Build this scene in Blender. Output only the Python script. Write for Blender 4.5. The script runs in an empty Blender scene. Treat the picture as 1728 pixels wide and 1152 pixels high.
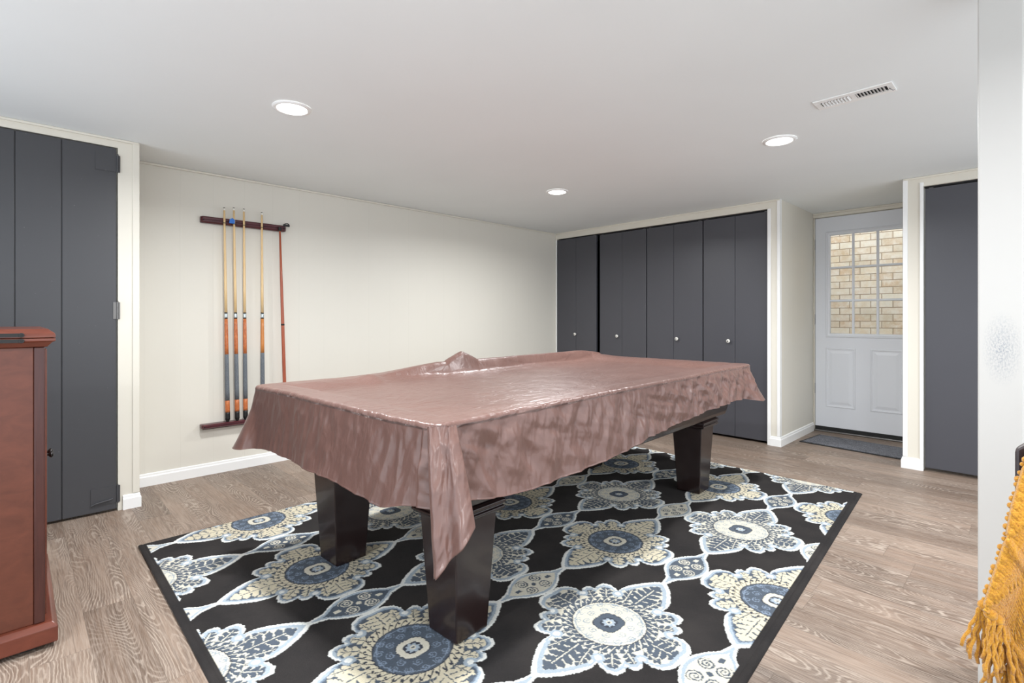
import bpy, bmesh, math, random
import numpy as np
from mathutils import Vector, Matrix
PI = math.pi
C = bpy.context.scene.collection
random.seed(4)

# ------------------------------------------------------------------ camera
HORIZON, FPX = 537.0, 864.0
CAM_H, YAW = 1.11, 45.8
cd = bpy.data.cameras.new('camera'); cam = bpy.data.objects.new('camera', cd); C.objects.link(cam)
cam.location = (0, 0, CAM_H)
cam.rotation_euler = (PI/2, 0, math.radians(YAW))
cd.sensor_width = 36; cd.lens = FPX/1728*36
cd.shift_y = -(576-HORIZON)/1728
cd.clip_start = 0.02
bpy.context.scene.camera = cam

# ------------------------------------------------------------------ light and exposure
WORLD_STRENGTH = 2.15
CAN_POWER = 29.0
w = bpy.data.worlds.new('world'); bpy.context.scene.world = w; w.use_nodes = True
bg = w.node_tree.nodes['Background']
bg.inputs[0].default_value = (0.90, 0.965, 1.04, 1); bg.inputs[1].default_value = WORLD_STRENGTH
vs = bpy.context.scene.view_settings
vs.view_transform = 'Standard'; vs.look = 'None'; vs.gamma = 1; vs.use_curve_mapping = False
vs.exposure = 0.07

# ------------------------------------------------------------------ colour and material helpers
def lin(r, g, b):
    f = lambda c: (c/255/12.92) if c/255 <= .04045 else ((c/255+.055)/1.055)**2.4
    return (f(r), f(g), f(b), 1)

class NT:
    """thin wrapper to write node trees"""
    def __init__(s, name):
        s.m = bpy.data.materials.new(name); s.m.use_nodes = True
        s.t = s.m.node_tree; s.b = s.t.nodes['Principled BSDF']
    def n(s, kind, **kw):
        nd = s.t.nodes.new(kind)
        for k, v in kw.items(): setattr(nd, k, v)
        return nd
    def put(s, sock, v):
        if isinstance(v, bpy.types.NodeSocket): s.t.links.new(v, sock)
        elif v is not None: sock.default_value = v
    def math(s, op, a, b=None, c=None, clamp=False):
        nd = s.n('ShaderNodeMath', operation=op, use_clamp=clamp)
        s.put(nd.inputs[0], a); s.put(nd.inputs[1], b)
        if c is not None: s.put(nd.inputs[2], c)
        return nd.outputs[0]
    def mix(s, f, a, b, blend='MIX'):
        nd = s.n('ShaderNodeMix', data_type='RGBA', blend_type=blend)
        s.put(nd.inputs[0], f); s.put(nd.inputs[6], a); s.put(nd.inputs[7], b)
        return nd.outputs[2]
    def ramp(s, f, stops, interp='LINEAR'):
        nd = s.n('ShaderNodeValToRGB'); cr = nd.color_ramp; cr.interpolation = interp
        while len(cr.elements) < len(stops): cr.elements.new(.5)
        for e, (p, c) in zip(cr.elements, stops):
            e.position = p; e.color = c if len(c) == 4 else (*c, 1)
        s.put(nd.inputs[0], f); return nd.outputs[0]
    def noise(s, vec, scale, detail=3, rough=.5, dist=0, dim='3D', w=None):
        nd = s.n('ShaderNodeTexNoise', noise_dimensions=dim)
        s.put(nd.inputs['Vector'], vec); nd.inputs['Scale'].default_value = scale
        nd.inputs['Detail'].default_value = detail; nd.inputs['Roughness'].default_value = rough
        nd.inputs['Distortion'].default_value = dist
        if w is not None: s.put(nd.inputs['W'], w)
        return nd.outputs[0]
    def obj(s): return s.n('ShaderNodeTexCoord').outputs['Object']
    def geo(s): return s.n('ShaderNodeNewGeometry').outputs['Position']
    def mapv(s, vec, scale=(1, 1, 1), loc=(0, 0, 0), rot=(0, 0, 0)):
        nd = s.n('ShaderNodeMapping'); s.put(nd.inputs[0], vec)
        nd.inputs[1].default_value = loc; nd.inputs[2].default_value = rot; nd.inputs[3].default_value = scale
        return nd.outputs[0]
    def sep(s, vec):
        nd = s.n('ShaderNodeSeparateXYZ'); s.put(nd.inputs[0], vec); return nd.outputs
    def comb(s, x, y, z):
        nd = s.n('ShaderNodeCombineXYZ')
        for i, v in enumerate((x, y, z)): s.put(nd.inputs[i], v)
        return nd.outputs[0]
    def white(s, vec):
        nd = s.n('ShaderNodeTexWhiteNoise'); s.put(nd.inputs['Vector'], vec); return nd.outputs
    def bump(s, h, strength=.3, dist=.01, prev=None):
        nd = s.n('ShaderNodeBump'); s.put(nd.inputs['Height'], h)
        nd.inputs['Strength'].default_value = strength; nd.inputs['Distance'].default_value = dist
        if prev is not None: s.put(nd.inputs['Normal'], prev)
        return nd.outputs[0]
    def out(s, col=None, rough=None, normal=None, **kw):
        s.put(s.b.inputs['Base Color'], col); s.put(s.b.inputs['Roughness'], rough)
        if normal is not None: s.put(s.b.inputs['Normal'], normal)
        for k, v in kw.items(): s.put(s.b.inputs[k.replace('_', ' ')], v)
        return s.m

def paint(name, rgb, rough=.5, var=.03, bump=.04, scale=30, chips=None, **kw):
    t = NT(name); v = t.geo(); n = t.noise(v, scale, 4)
    n2 = t.noise(v, 1.7, 2)
    c = lin(*rgb)
    d = tuple(x*(1-var*3) for x in c[:3])+(1,)
    col = t.mix(t.math('MULTIPLY', n2, 1.0), d, tuple(min(1, x*(1+var)) for x in c[:3])+(1,))
    if chips:
        m = t.ramp(t.noise(v, 95, 2), [(.0, (0, 0, 0)), (.765, (0, 0, 0)), (.78, (1, 1, 1))])
        col = t.mix(t.math('MULTIPLY', m, .5), col, lin(*chips))
    return t.out(col, rough, t.bump(n, bump, .002), **kw)

def groove_paint(name, rgb, axis, pitch, off=0, depth=.35, rough=.5):
    """painted sheet panelling with fine vertical grooves"""
    t = NT(name); v = t.geo(); s = t.sep(v)[axis]
    a = t.math('ABSOLUTE', t.math('SUBTRACT', t.math('FRACT', t.math('DIVIDE', t.math('ADD', s, off+50), pitch)), .5))
    g = t.math('SUBTRACT', 1.0, t.math('MULTIPLY', t.math('SUBTRACT', .5, a), pitch/.0035), clamp=True)
    n = t.noise(v, 25, 4)
    n2 = t.noise(v, 1.3, 2)
    c = lin(*rgb); d = tuple(x*.93 for x in c[:3])+(1,)
    col = t.mix(n2, d, c)
    col = t.mix(t.math('MULTIPLY', g, depth), col, tuple(x*.72 for x in c[:3])+(1,))
    h = t.math('SUBTRACT', t.math('MULTIPLY', n, .12), g)
    return t.out(col, rough, t.bump(h, .2, .0015))

M = {}
M['wall'] = groove_paint('cream_panel_paint_y', (223, 219, 208), 1, .2034, .03, .12)
M['wallx'] = groove_paint('cream_panel_paint_x', (223, 219, 208), 0, .2034, .0, .12)
M['cream'] = paint('cream_paint', (223, 218, 205), .5)
M['ceiling'] = paint('ceiling_paint', (236, 240, 240), .85, .015, .03, 60)
M['white'] = paint('white_trim_paint', (240, 240, 238), .35, .01, .03)
M['whitedoor'] = paint('white_door_paint', (226, 229, 235), .35, .01, .03)
M['charcoal'] = paint('charcoal_paint', (71, 71, 77), .42, .03, .05, 45)
M['charcoalworn'] = paint('worn_charcoal_paint', (66, 66, 69), .42, .04, .08, 45, chips=(150, 150, 150))
M['dark'] = paint('dark_recess', (20, 20, 22), .8)
M['black'] = paint('black_rubber', (22, 22, 22), .6)
M['steel'] = paint('brushed_steel', (150, 150, 152), .3, Metallic=1.0)
M['hinge'] = paint('worn_hinge', (120, 118, 116), .4, Metallic=.8)
M['ivory'] = paint('knob_white', (236, 234, 226), .2)
M['bronze'] = paint('dark_pewter', (62, 60, 60), .25, Metallic=.9)
M['interior'] = paint('closet_interior', (60, 58, 55), .8)

# ------------------------------------------------------------------ mesh helpers
def new_obj(name, bm, m, parent=None, smooth=False, bevel=0, angle=35):
    me = bpy.data.meshes.new(name); bm.normal_update(); bm.to_mesh(me); bm.free()
    o = bpy.data.objects.new(name, me); C.objects.link(o)
    ms = m if isinstance(m, (list, tuple)) else [m]
    for k in ms: me.materials.append(M[k] if isinstance(k, str) else k)
    if smooth:
        for p in me.polygons: p.use_smooth = True
    if bevel:
        b = o.modifiers.new('bevel', 'BEVEL'); b.width = bevel; b.segments = 2; b.limit_method = 'ANGLE'; b.angle_limit = math.radians(angle)
        b.harden_normals = False
    if parent is not None: o.parent = parent
    return o

def box(bm, x0, x1, y0, y1, z0, z1, mi=0, mat=None):
    vs_ = [Vector((x, y, z)) for z in (z0, z1) for y in (y0, y1) for x in (x0, x1)]
    if mat is not None: vs_ = [mat @ v for v in vs_]
    v = [bm.verts.new(c) for c in vs_]
    for f in ((0, 2, 3, 1), (4, 5, 7, 6), (0, 1, 5, 4), (2, 6, 7, 3), (0, 4, 6, 2), (1, 3, 7, 5)):
        bm.faces.new([v[i] for i in f]).material_index = mi
    return v

def loft(bm, loops, cap=True, mi=0):
    rows = [[bm.verts.new(c) for c in l] for l in loops]
    n = len(rows[0])
    for a, b in zip(rows, rows[1:]):
        for i in range(n):
            bm.faces.new((a[i], a[(i+1) % n], b[(i+1) % n], b[i])).material_index = mi
    if cap:
        bm.faces.new(rows[0][::-1]).material_index = mi
        bm.faces.new(rows[-1]).material_index = mi
    return rows

def frame_of(d):
    d = Vector(d).normalized()
    a = Vector((0, 0, 1)) if abs(d.z) < .9 else Vector((1, 0, 0))
    u = d.cross(a).normalized(); v = d.cross(u).normalized()
    return u, v

def revolve(bm, base, d, prof, n=20, mi=0):
    """prof: (distance along d, radius)"""
    base = Vector(base); d = Vector(d).normalized(); u, v = frame_of(d)
    loops = [[base+d*t+(u*math.cos(2*PI*i/n)+v*math.sin(2*PI*i/n))*max(r, 1e-4) for i in range(n)] for t, r in prof]
    loft(bm, loops, True, mi)

def tube(bm, pts, r, n=8, mi=0):
    pts = [Vector(p) for p in pts]; loops = []
    rs = r if isinstance(r, (list, tuple)) else [r]*len(pts)
    u = None
    for i, p in enumerate(pts):
        d = (pts[min(i+1, len(pts)-1)]-pts[max(i-1, 0)]).normalized()
        if u is None: u, v = frame_of(d)
        else:
            u = (u-d*u.dot(d)).normalized(); v = d.cross(u)
        loops.append([p+(u*math.cos(2*PI*k/n)+v*math.sin(2*PI*k/n))*rs[i] for k in range(n)])
    loft(bm, loops, True, mi)

def empty(name, loc=(0, 0, 0), rz=0):
    o = bpy.data.objects.new(name, None); C.objects.link(o)
    o.location = loc; o.rotation_euler = (0, 0, rz); o.empty_display_size = .1
    return o

def tag(o, label=None, cat=None, group=None, kind=None):
    if label: o['label'] = label
    if cat: o['category'] = cat
    if group: o['group'] = group
    if kind: o['kind'] = kind
    return o

def struct(name, boxes, m, label, cat, bevel=0, parent=None):
    bm = bmesh.new()
    for b in boxes: box(bm, *b)
    o = new_obj(name, bm, m, parent, bevel=bevel)
    return tag(o, label, cat, None, 'structure')

# ------------------------------------------------------------------ dimensions of the room
XL, XC, YB, YD, CZ = -4.12, -3.71, 4.75, 5.70, 2.145
XR, YN = 1.7, -1.1          # how far floor and ceiling run on to the right and behind
RX0, RX1 = -1.56, -0.70     # recess of the entry door

# ------------------------------------------------------------------ floor: cerused oak planks
def floor_material():
    t = NT('cerused_oak_planks'); v = t.geo(); x, y, z = t.sep(v)
    W, LN = .152, 1.22
    row = t.math('FLOOR', t.math('DIVIDE', t.math('ADD', y, 20.03), W))
    fy = t.math('FRACT', t.math('DIVIDE', t.math('ADD', y, 20.03), W))
    rnd = t.white(t.comb(row, 3.3, 0))[0]
    xs = t.math('ADD', t.math('DIVIDE', t.math('ADD', x, 30), LN), t.math('MULTIPLY', rnd, 7.31))
    colm = t.math('FLOOR', xs); fx = t.math('FRACT', xs)
    wn = t.white(t.comb(row, colm, 1.7))
    pr, pc = wn[0], wn[1]
    prs = t.sep(pc)
    # per plank shifted coordinates
    px = t.math('ADD', x, t.math('MULTIPLY', prs[0], 37.0))
    py = t.math('ADD', y, t.math('MULTIPLY', prs[1], 11.0))
    v1 = t.comb(t.math('MULTIPLY', px, 1.5), t.math('MULTIPLY', py, 6.5), prs[2])
    big = t.noise(v1, 1.0, 1.0, .35, .12)
    # growth ring contours
    k = t.math('MULTIPLY', big, 44.0)
    wob = t.noise(t.comb(t.math('MULTIPLY', px, 22), t.math('MULTIPLY', py, 90), 0), 1.0, 2, .6)
    k2 = t.math('ADD', k, t.math('MULTIPLY', wob, .9))
    tri = t.math('ABSOLUTE', t.math('SUBTRACT', t.math('FRACT', k2), .5))
    line = t.ramp(tri, [(0, (1, 1, 1)), (.10, (.7, .7, .7)), (.24, (0, 0, 0))])
    # straight pores
    por = t.noise(t.comb(t.math('MULTIPLY', px, 9), t.math('MULTIPLY', py, 260), prs[0]), 1.0, 3, .65)
    pm = t.ramp(por, [(.40, (0, 0, 0)), (.62, (1, 1, 1))])
    soft = t.noise(t.comb(t.math('MULTIPLY', px, 2.5), t.math('MULTIPLY', py, 28), prs[1]), 1.0, 3, .6)
    base = t.ramp(t.math('ADD', t.math('MULTIPLY', soft, .56), t.math('MULTIPLY', pr, .44)),
                  [(.16, lin(84, 67, 55)), (.40, lin(113, 93, 78)), (.58, lin(133, 112, 96)), (.80, lin(153, 133, 117))])
    amt = t.ramp(t.noise(t.comb(t.math('MULTIPLY', px, 1.2), t.math('MULTIPLY', py, 9), 5.0), 1.0, 1), [(.40, (0, 0, 0)), (.62, (1, 1, 1))])
    dk = t.mix(t.math('MULTIPLY', t.math('MULTIPLY', amt, t.math('SUBTRACT', 1.0, line)), .42), base, lin(82, 68, 58))
    c = t.mix(t.math('MULTIPLY', t.math('MULTIPLY', line, t.math('ADD', t.math('MULTIPLY', amt, .8), .12)), .75), dk, lin(186, 173, 159))
    c = t.mix(t.math('MULTIPLY', pm, .40), c, lin(172, 158, 145))
    dpor = t.noise(t.comb(t.math('MULTIPLY', px, 5), t.math('MULTIPLY', py, 150), prs[1]), 1.0, 3, .7)
    c = t.mix(t.ramp(dpor, [(.50, (0, 0, 0)), (.68, (.55, .55, .55))]), c, lin(92, 76, 66))
    # joints
    ey = t.math('MULTIPLY', t.math('SUBTRACT', .5, t.math('ABSOLUTE', t.math('SUBTRACT', fy, .5))), W/.0016)
    ex = t.math('MULTIPLY', t.math('SUBTRACT', .5, t.math('ABSOLUTE', t.math('SUBTRACT', fx, .5))), LN/.0016)
    seam = t.math('SUBTRACT', 1.0, t.math('MINIMUM', ex, ey), clamp=True)
    c = t.mix(t.math('MULTIPLY', seam, .5), c, lin(84, 70, 60))
    h = t.math('SUBTRACT', t.math('ADD', t.math('MULTIPLY', line, .5), t.math('MULTIPLY', pm, .4)), t.math('MULTIPLY', seam, 1.5))
    return t.out(c, t.math('ADD', .42, t.math('MULTIPLY', por, .14)), t.bump(h, .18, .0012))
M['floor'] = floor_material()

struct('floor', [(XL-.3, XR, YN, YD+.35, -.12, 0)], 'floor', 'greyish brown oak plank floor', 'floor')
struct('ceiling', [(XL-.3, XR+.6, YN-.8, YD+.15, CZ, CZ+.14)], 'ceiling', 'flat white ceiling with recessed lights', 'ceiling')

# walls
struct('wall_left', [(XL-.12, XL, .525, YB+.0, 0, CZ)], 'wall', 'long cream panelled wall behind the cue rack', 'wall')
struct('wall_left_closet_end', [(XL-.12, XL, YB, YD+.1, 0, CZ)], 'interior', 'left inner wall of the closet behind the folding doors', 'wall')
struct('wall_left_pillar', [(XL-.12, XC, .43, .525, 0, CZ)], 'cream', 'cream wall end beside the left dark closet door', 'wall')
struct('wall_left_header', [(XC-.10, XC, YN, .43, 2.095, CZ)], 'cream', 'cream strip of wall above the left dark closet door', 'wall')
struct('wall_left_closet', [(XL-.12, XL-.02, YN, .43, 0, CZ)], 'interior', 'inner wall of the left closet', 'wall')
struct('wall_back_header', [(XL, -1.645, YB, YB+.10, 2.072, CZ), (-4.12, -4.092, YB, YB+.10, 0, 2.072)], 'cream', 'cream strip of wall above the four folding closet doors', 'wall')
struct('wall_back_closet', [(XL-.12, RX0-.1, YD+.0, YD+.1, 0, CZ)], 'interior', 'inner back wall of the closet', 'wall')
struct('wall_back_pillar', [(-1.645, RX0, YB, YB+.10, 0, CZ)], 'cream', 'narrow cream wall end between folding doors and entry recess', 'wall')
struct('wall_recess_left', [(RX0-.10, RX0, YB+.10, YD+.1, 0, CZ)], 'wall', 'cream panelled side wall of the entry recess', 'wall')
struct('wall_recess_right', [(RX1, RX1+.10, YB+.10, YD+.1, 0, CZ)], 'wall', 'cream side wall hidden right of entry recess', 'wall')
struct('wall_recess_back', [(RX0, RX1, YD+.005, YD+.1, 2.10, CZ)], 'cream', 'cream strip of wall above the entry door', 'wall')
struct('wall_right_pillar', [(RX1, -.588, YB, YB+.10, 0, CZ)], 'cream', 'narrow cream wall end right of the entry door', 'wall')
struct('wall_right_header', [(-.588, XR, YB, YB+.10, 2.072, CZ)], 'cream', 'cream strip of wall above the right folding doors', 'wall')
struct('wall_right_closet', [(RX1+.1, XR, YD, YD+.1, 0, CZ)], 'interior', 'inner back wall of the right closet', 'wall')

# trims
n_trim = [0]
def trim(boxes, label, m='white', bevel=.003):
    n_trim[0] += 1
    return struct('trim_%d' % n_trim[0], boxes, m, label, 'trim', bevel)
trim([(-1.660, -1.632, YB-.012, YB-.0005, 0.0, 2.072), (-1.645, -1.632, YB-.0005, YB+.06, 0, 2.072)], 'white edge strip right of the folding closet doors')
trim([(RX0-.022, RX0+.006, YB-.006, YB-.0005, .085, CZ), (RX0+.0005, RX0+.006, YB-.006, YB+.03, .085, CZ)], 'white corner bead left of the entry recess')
trim([(RX1-.006, RX1+.024, YB-.006, YB-.0005, .085, CZ), (RX1-.006, RX1-.0005, YB-.006, YB+.03, .085, CZ)], 'white corner bead right of the entry recess')
trim([(-.605, -.583, YB-.012, YB-.0005, .0, 2.10)], 'white edge strip left of the right folding doors')
trim([(-4.112, -4.092, YB-.010, YB-.0005, 0, 2.072)], 'white edge strip left of the folding closet doors')
trim([(XC+.0005, XC+.008, .498, .532, .085, CZ)], 'cream corner strip on the left wall end', 'cream')
trim([(XL+.0005, XL+.014, .53, YB-.001, CZ-.016, CZ-.001)], 'thin cream ceiling moulding along the long wall', 'cream')
trim([(XC+.0005, XC+.014, YN, .53, CZ-.014, CZ-.001)], 'thin cream ceiling moulding above the left closet door', 'cream')
trim([(XL+.02, RX0, YB-.012, YB-.0005, CZ-.014, CZ-.001)], 'thin cream ceiling moulding above the folding doors', 'cream')
trim([(RX1, XR, YB-.012, YB-.0005, CZ-.014, CZ-.001)], 'thin cream ceiling moulding above the right folding doors', 'cream')
trim([(RX0+.001, RX1-.001, YD-.02, YD+.004, 2.100, 2.128), (RX0+.001, RX1-.001, YD-.028, YD+.004, 2.128, CZ-.001)], 'cream moulding above the entry door', 'cream')
trim([(RX0+.001, RX0+.012, YD-.012, YD+.06, .0, 2.10)], 'cream frame strip left of the entry door', 'cream')

def baseboard(name, path, label):
    """path: floor line of the wall, the room lies to the right of travel; corners are mitred"""
    bm = bmesh.new()
    prof = [(0, 0), (.014, 0), (.014, .060), (.010, .068), (.009, .078), (.004, .083), (0, .083)]
    P_ = [Vector(p) for p in path]
    nr = []
    for a, b in zip(P_, P_[1:]):
        d = (b-a).normalized(); nr.append(Vector((d.y, -d.x)))
    loops = []
    for i, p in enumerate(P_):
        n_ = nr[0] if i == 0 else nr[-1] if i == len(P_)-1 else nr[i-1]+nr[i]
        loops.append([Vector((p.x+n_.x*(d+.0006), p.y+n_.y*(d+.0006), z)) for d, z in prof])
    loft(bm, loops)
    bmesh.ops.recalc_face_normals(bm, faces=bm.faces)
    return tag(new_obj(name, bm, 'white'), label, 'baseboard', None, 'structure')
baseboard('baseboard_left', [(XL, .53), (XL, YB-.02)], 'white baseboard along the long wall')
baseboard('baseboard_left_pillar', [(XC, .452), (XC, .525), (XL+.02, .525)], 'white baseboard around left wall end')
baseboard('baseboard_back_pillar', [(-1.640, YB), (RX0, YB), (RX0, YD-.03)], 'white baseboard around the corner left of entry recess')
baseboard('baseboard_right_pillar', [(RX1, YD-.03), (RX1, YB), (-.585, YB)], 'white baseboard around wall end right of entry recess')

# ------------------------------------------------------------------ dark doors
def knob(parent, x, y, z, r=.017):
    bm = bmesh.new()
    revolve(bm, (x, y, z), (0, -1, 0), [(0, .008), (.012, .007), (.016, .012), (.022, r), (.028, r), (.034, .012), (.036, .005)], 20)
    k = tag(new_obj('knob', bm, 'ivory', parent, True), 'white round knob with a dark centre')
    bm = bmesh.new()
    revolve(bm, (x, y-.0355, z), (0, -1, 0), [(0, .0062), (.0025, .0055), (.0035, .002)], 12)
    new_obj('screw', bm, 'bronze', k, True)

def bifold(n, x0, x1, yoff, kx, kz, label, fold=0.0):
    e = empty('door_%d' % n, ((x0+x1)/2, YB+.02+yoff, 0)); tag(e, label, 'door', None, 'structure')
    mid = (x0+x1)/2; g = .0025; cx = mid
    for a, b in ((x0+g, mid-g*.5), (mid+g*.5, x1-g)):
        bm = bmesh.new(); box(bm, a-cx, b-cx, 0, .028, .022, 2.055)
        new_obj('door_panel', bm, 'charcoal', e, bevel=.0025)
    knob(e, kx-cx, 0, kz)
    for sx in (x0+.035, x1-.035):
        bm = bmesh.new(); revolve(bm, (sx-cx, .014, 2.054), (0, 0, 1), [(0, .004), (.006, .004)], 10)
        box(bm, sx-cx-.012, sx-cx+.012, .006, .026, 2.0555, 2.060)
        new_obj('hinge_pin', bm, 'hinge', e)
B1 = -4.087
bifold(1, -4.087, -3.500, -.032, -3.793, .925, 'dark grey folding closet door in the corner, slightly proud of the rest')
bifold(2, -3.478, -2.877, 0, -3.231, .915, 'dark grey folding closet door, second from the corner')
bifold(3, -2.872, -2.262, 0, -2.522, .905, 'dark grey folding closet door with knob right of its fold')
bifold(4, -2.257, -1.650, 0, -2.006, .900, 'dark grey folding closet door nearest the entry recess')
bifold(5, -.579, .020, 0, -.03, .90, 'dark grey folding door right of the entry recess, partly behind the white post')
bifold(6, .025, .62, 0, .30, .90, 'dark grey folding door beyond the white post')
trim([(-4.09, -1.66, YB+.022, YB+.05, 2.0605, 2.0715)], 'dark metal track above the four folding doors', 'dark', 0)
trim([(-.58, .62, YB+.022, YB+.05, 2.0605, 2.0715)], 'dark metal track above the right folding doors', 'dark', 0)

# left plank door
e = tag(empty('door_7', (XC, -.25, 0)), 'dark charcoal plank closet door behind the brown cabinet', 'door', None, 'structure')
bm = bmesh.new()
edges = [-.95, -.72, -.52, -.355, -.18, .003, .186, .425]
for a, b in zip(edges, edges[1:]):
    box(bm, -.030, 0.002, a+.25+.0022, b+.25-.0022, .014, 2.088)
box(bm, -.034, -.006, edges[0]+.252, edges[-1]+.248, .016, 2.086)
new_obj('door_panel', bm, 'charcoalworn', e, bevel=.0025)
def hinge(parent, x, y, z, h, axis='y', m='hinge', leaf=.024):
    bm = bmesh.new()
    revolve(bm, (x, y, z-h/2), (0, 0, 1), [(0, .0052), (h*.33, .0052), (h*.335, .0045), (h*.345, .0052), (h*.66, .0052), (h*.665, .0045), (h*.675, .0052), (h, .0052)], 10)
    revolve(bm, (x, y, z+h/2), (0, 0, 1), [(0, .003), (.004, .004), (.007, .001)], 8)
    if axis == 'y':
        box(bm, x-.007, x-.004, y-leaf, y+min(leaf*.6, .012), z-h/2+.002, z+h/2-.002)
    else:
        box(bm, x-leaf*.5, x+leaf, y+.004, y+.007, z-h/2+.002, z+h/2-.002)
    return new_obj('hinge', bm, m, parent)
hinge(e, .0095, .678, 2.00, .10, 'y', 'charcoalworn', .10)
hinge(e, .0095, .678, 1.155, .10, 'y', 'hinge', .02)
hinge(e, .0095, .678, .10, .10, 'y', 'charcoalworn', .12)
bm = bmesh.new()
tube(bm, [(.006, .56, .055), (.014, .58, .066), (.014, .64, .074), (.006, .655, .076)], .004, 8)
new_obj('bolt', bm, 'charcoalworn', e)

# ------------------------------------------------------------------ entry door with glass
e = tag(empty('door_8', (-1.13, YD, 0)), 'white entry door with nine small panes over two raised panels', 'door', None, 'structure')
X = lambda x: x+1.13
bm = bmesh.new()
DX0, DX1 = X(-1.545), X(-.705); LX0, LX1, LZ0, LZ1 = X(-1.425), X(-.835), .955, 1.925
y0, y1 = .006, .048
box(bm, DX0, LX0, y0, y1, .052, 2.095); box(bm, LX1, DX1, y0, y1, .052, 2.095)
box(bm, LX0, LX1, y0, y1, LZ1, 2.095); box(bm, LX0, LX1, y0, y1, .052, LZ0)
new_obj('door_leaf', bm, 'whitedoor', e)
# lite frame
bm = bmesh.new()
fo, fi = .034, .004
def rect_frame(bm, x0, x1, z0, z1, prof, yb):
    """prof: (inset from outer rect, y)"""
    loops = []
    for ins, yy in prof:
        loops.append([Vector((x0+ins, yb+yy, z0+ins)), Vector((x1-ins, yb+yy, z0+ins)), Vector((x1-ins, yb+yy, z1-ins)), Vector((x0+ins, yb+yy, z1-ins))])
    loft(bm, loops, False)
rect_frame(bm, LX0-.030, LX1+.030, LZ0-.030, LZ1+.030, [(0, .006), (.004, -.004), (.016, -.006), (.022, -.001), (.036, .0), (.040, .022)], 0)
fr = new_obj('window_frame', bm, 'whitedoor', e)
bm = bmesh.new(); gx0, gx1, gz0, gz1 = LX0+.006, LX1-.006, LZ0+.006, LZ1-.006
pw = (gx1-gx0)/3; ph = (gz1-gz0)/3; hw = .011
for i in (1, 2): loft(bm, [[Vector((gx0+pw*i+dx, dy, z)) for dx, dy in ((-hw, .016), (-hw*.6, .004), (hw*.6, .004), (hw, .016))] for z in (gz0, gz1)])
for i in (1, 2): loft(bm, [[Vector((x, dy+.0004, gz0+ph*i+dz)) for dz, dy in ((-hw, .016), (-hw*.6, .004), (hw*.6, .004), (hw, .016))] for x in (gx0, gx1)])
bmesh.ops.recalc_face_normals(bm, faces=bm.faces)
new_obj('muntin', bm, 'whitedoor', e)
t = NT('window_glass')
t.out((1, 1, 1, 1), 0.0, Transmission_Weight=1.0, IOR=1.08); M['glass'] = t.m
bm = bmesh.new(); box(bm, LX0+.001, LX1-.001, .0175, .0215, LZ0+.001, LZ1-.001); new_obj('pane', bm, 'glass', e)
# raised panels
for a, b in ((X(-1.455), X(-1.205)), (X(-1.090), X(-.842))):
    bm = bmesh.new()
    rect_frame(bm, a, b, .245, .825, [(0, .006), (.004, .001), (.012, .0), (.018, .0045), (.030, .0055), (.052, .0005), (.055, .0)], 0)
    vv = [bm.verts.new((x, 0, z)) for x, z in ((a+.055, .300), (b-.055, .300), (b-.055, .770), (a+.055, .770))]
    bm.faces.new(vv)
    bmesh.ops.recalc_face_normals(bm, faces=bm.faces)
    new_obj('raised_panel', bm, 'whitedoor', e)
for z in (1.84, 1.10, .42): hinge(e, DX0-.006, .0, z, .10, 'x', 'hinge', .0)
bm = bmesh.new(); box(bm, DX0, DX1, .002, .046, .017, .0515); new_obj('door_sweep', bm, 'black', e)
bm = bmesh.new(); box(bm, DX0-.003, DX1, -.02, .10, .0005, .0165); new_obj('threshold', bm, 'hinge', e, bevel=.004)
bm = bmesh.new(); box(bm, DX0-.02, DX0-.004, .010, .10, .0, 2.098)
new_obj('door_jamb', bm, 'cream', e)

# outside: pale brick wall of the light well
def brick_material():
    t = NT('pale_brick'); v = t.geo(); x, y, z = t.sep(v)
    b = t.n('ShaderNodeTexBrick', offset=.5); t.put(b.inputs['Vector'], t.comb(x, z, 0))
    b.inputs['Scale'].default_value = 1.0; b.inputs['Mortar Size'].default_value = .0045
    b.inputs['Brick Width'].default_value = .205; b.inputs['Row Height'].default_value = .077
    b.inputs['Mortar Smooth'].default_value = .3
    b.inputs['Color1'].default_value = (0, 0, 0, 1); b.inputs['Color2'].default_value = (1, 1, 1, 1); b.inputs['Mortar'].default_value = (.5, .5, .5, 1)
    col = t.ramp(b.outputs['Color'], [(0, lin(228, 206, 172)), (.3, lin(238, 226, 203)), (.6, lin(214, 184, 146)), (1, lin(232, 218, 196))])
    n = t.noise(v, 14, 5, .7); n2 = t.noise(v, 3, 3)
    col = t.mix(t.ramp(n, [(.42, (0, 0, 0)), (.7, (.8, .8, .8))]), col, lin(246, 240, 226))
    col = t.mix(t.ramp(n2, [(.5, (0, 0, 0)), (.75, (.6, .6, .6))]), col, lin(196, 188, 160))
    col = t.mix(b.outputs['Fac'], col, lin(176, 152, 124))
    h = t.math('SUBTRACT', t.math('MULTIPLY', n, .6), b.outputs['Fac'])
    return t.out(col, .85, t.bump(h, .7, .012))
M['brick'] = brick_material()
struct('wall_outside_brick', [(-3.6, 1.6, 7.0, 7.2, -.6, 3.4)], 'brick', 'pale tan brick wall seen through the entry door panes', 'wall')
struct('floor_outside', [(-3.6, 1.6, YD+.36, 6.99, -.6, -.45)], 'cream', 'pale concrete ground outside the entry door', 'ground')

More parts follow.
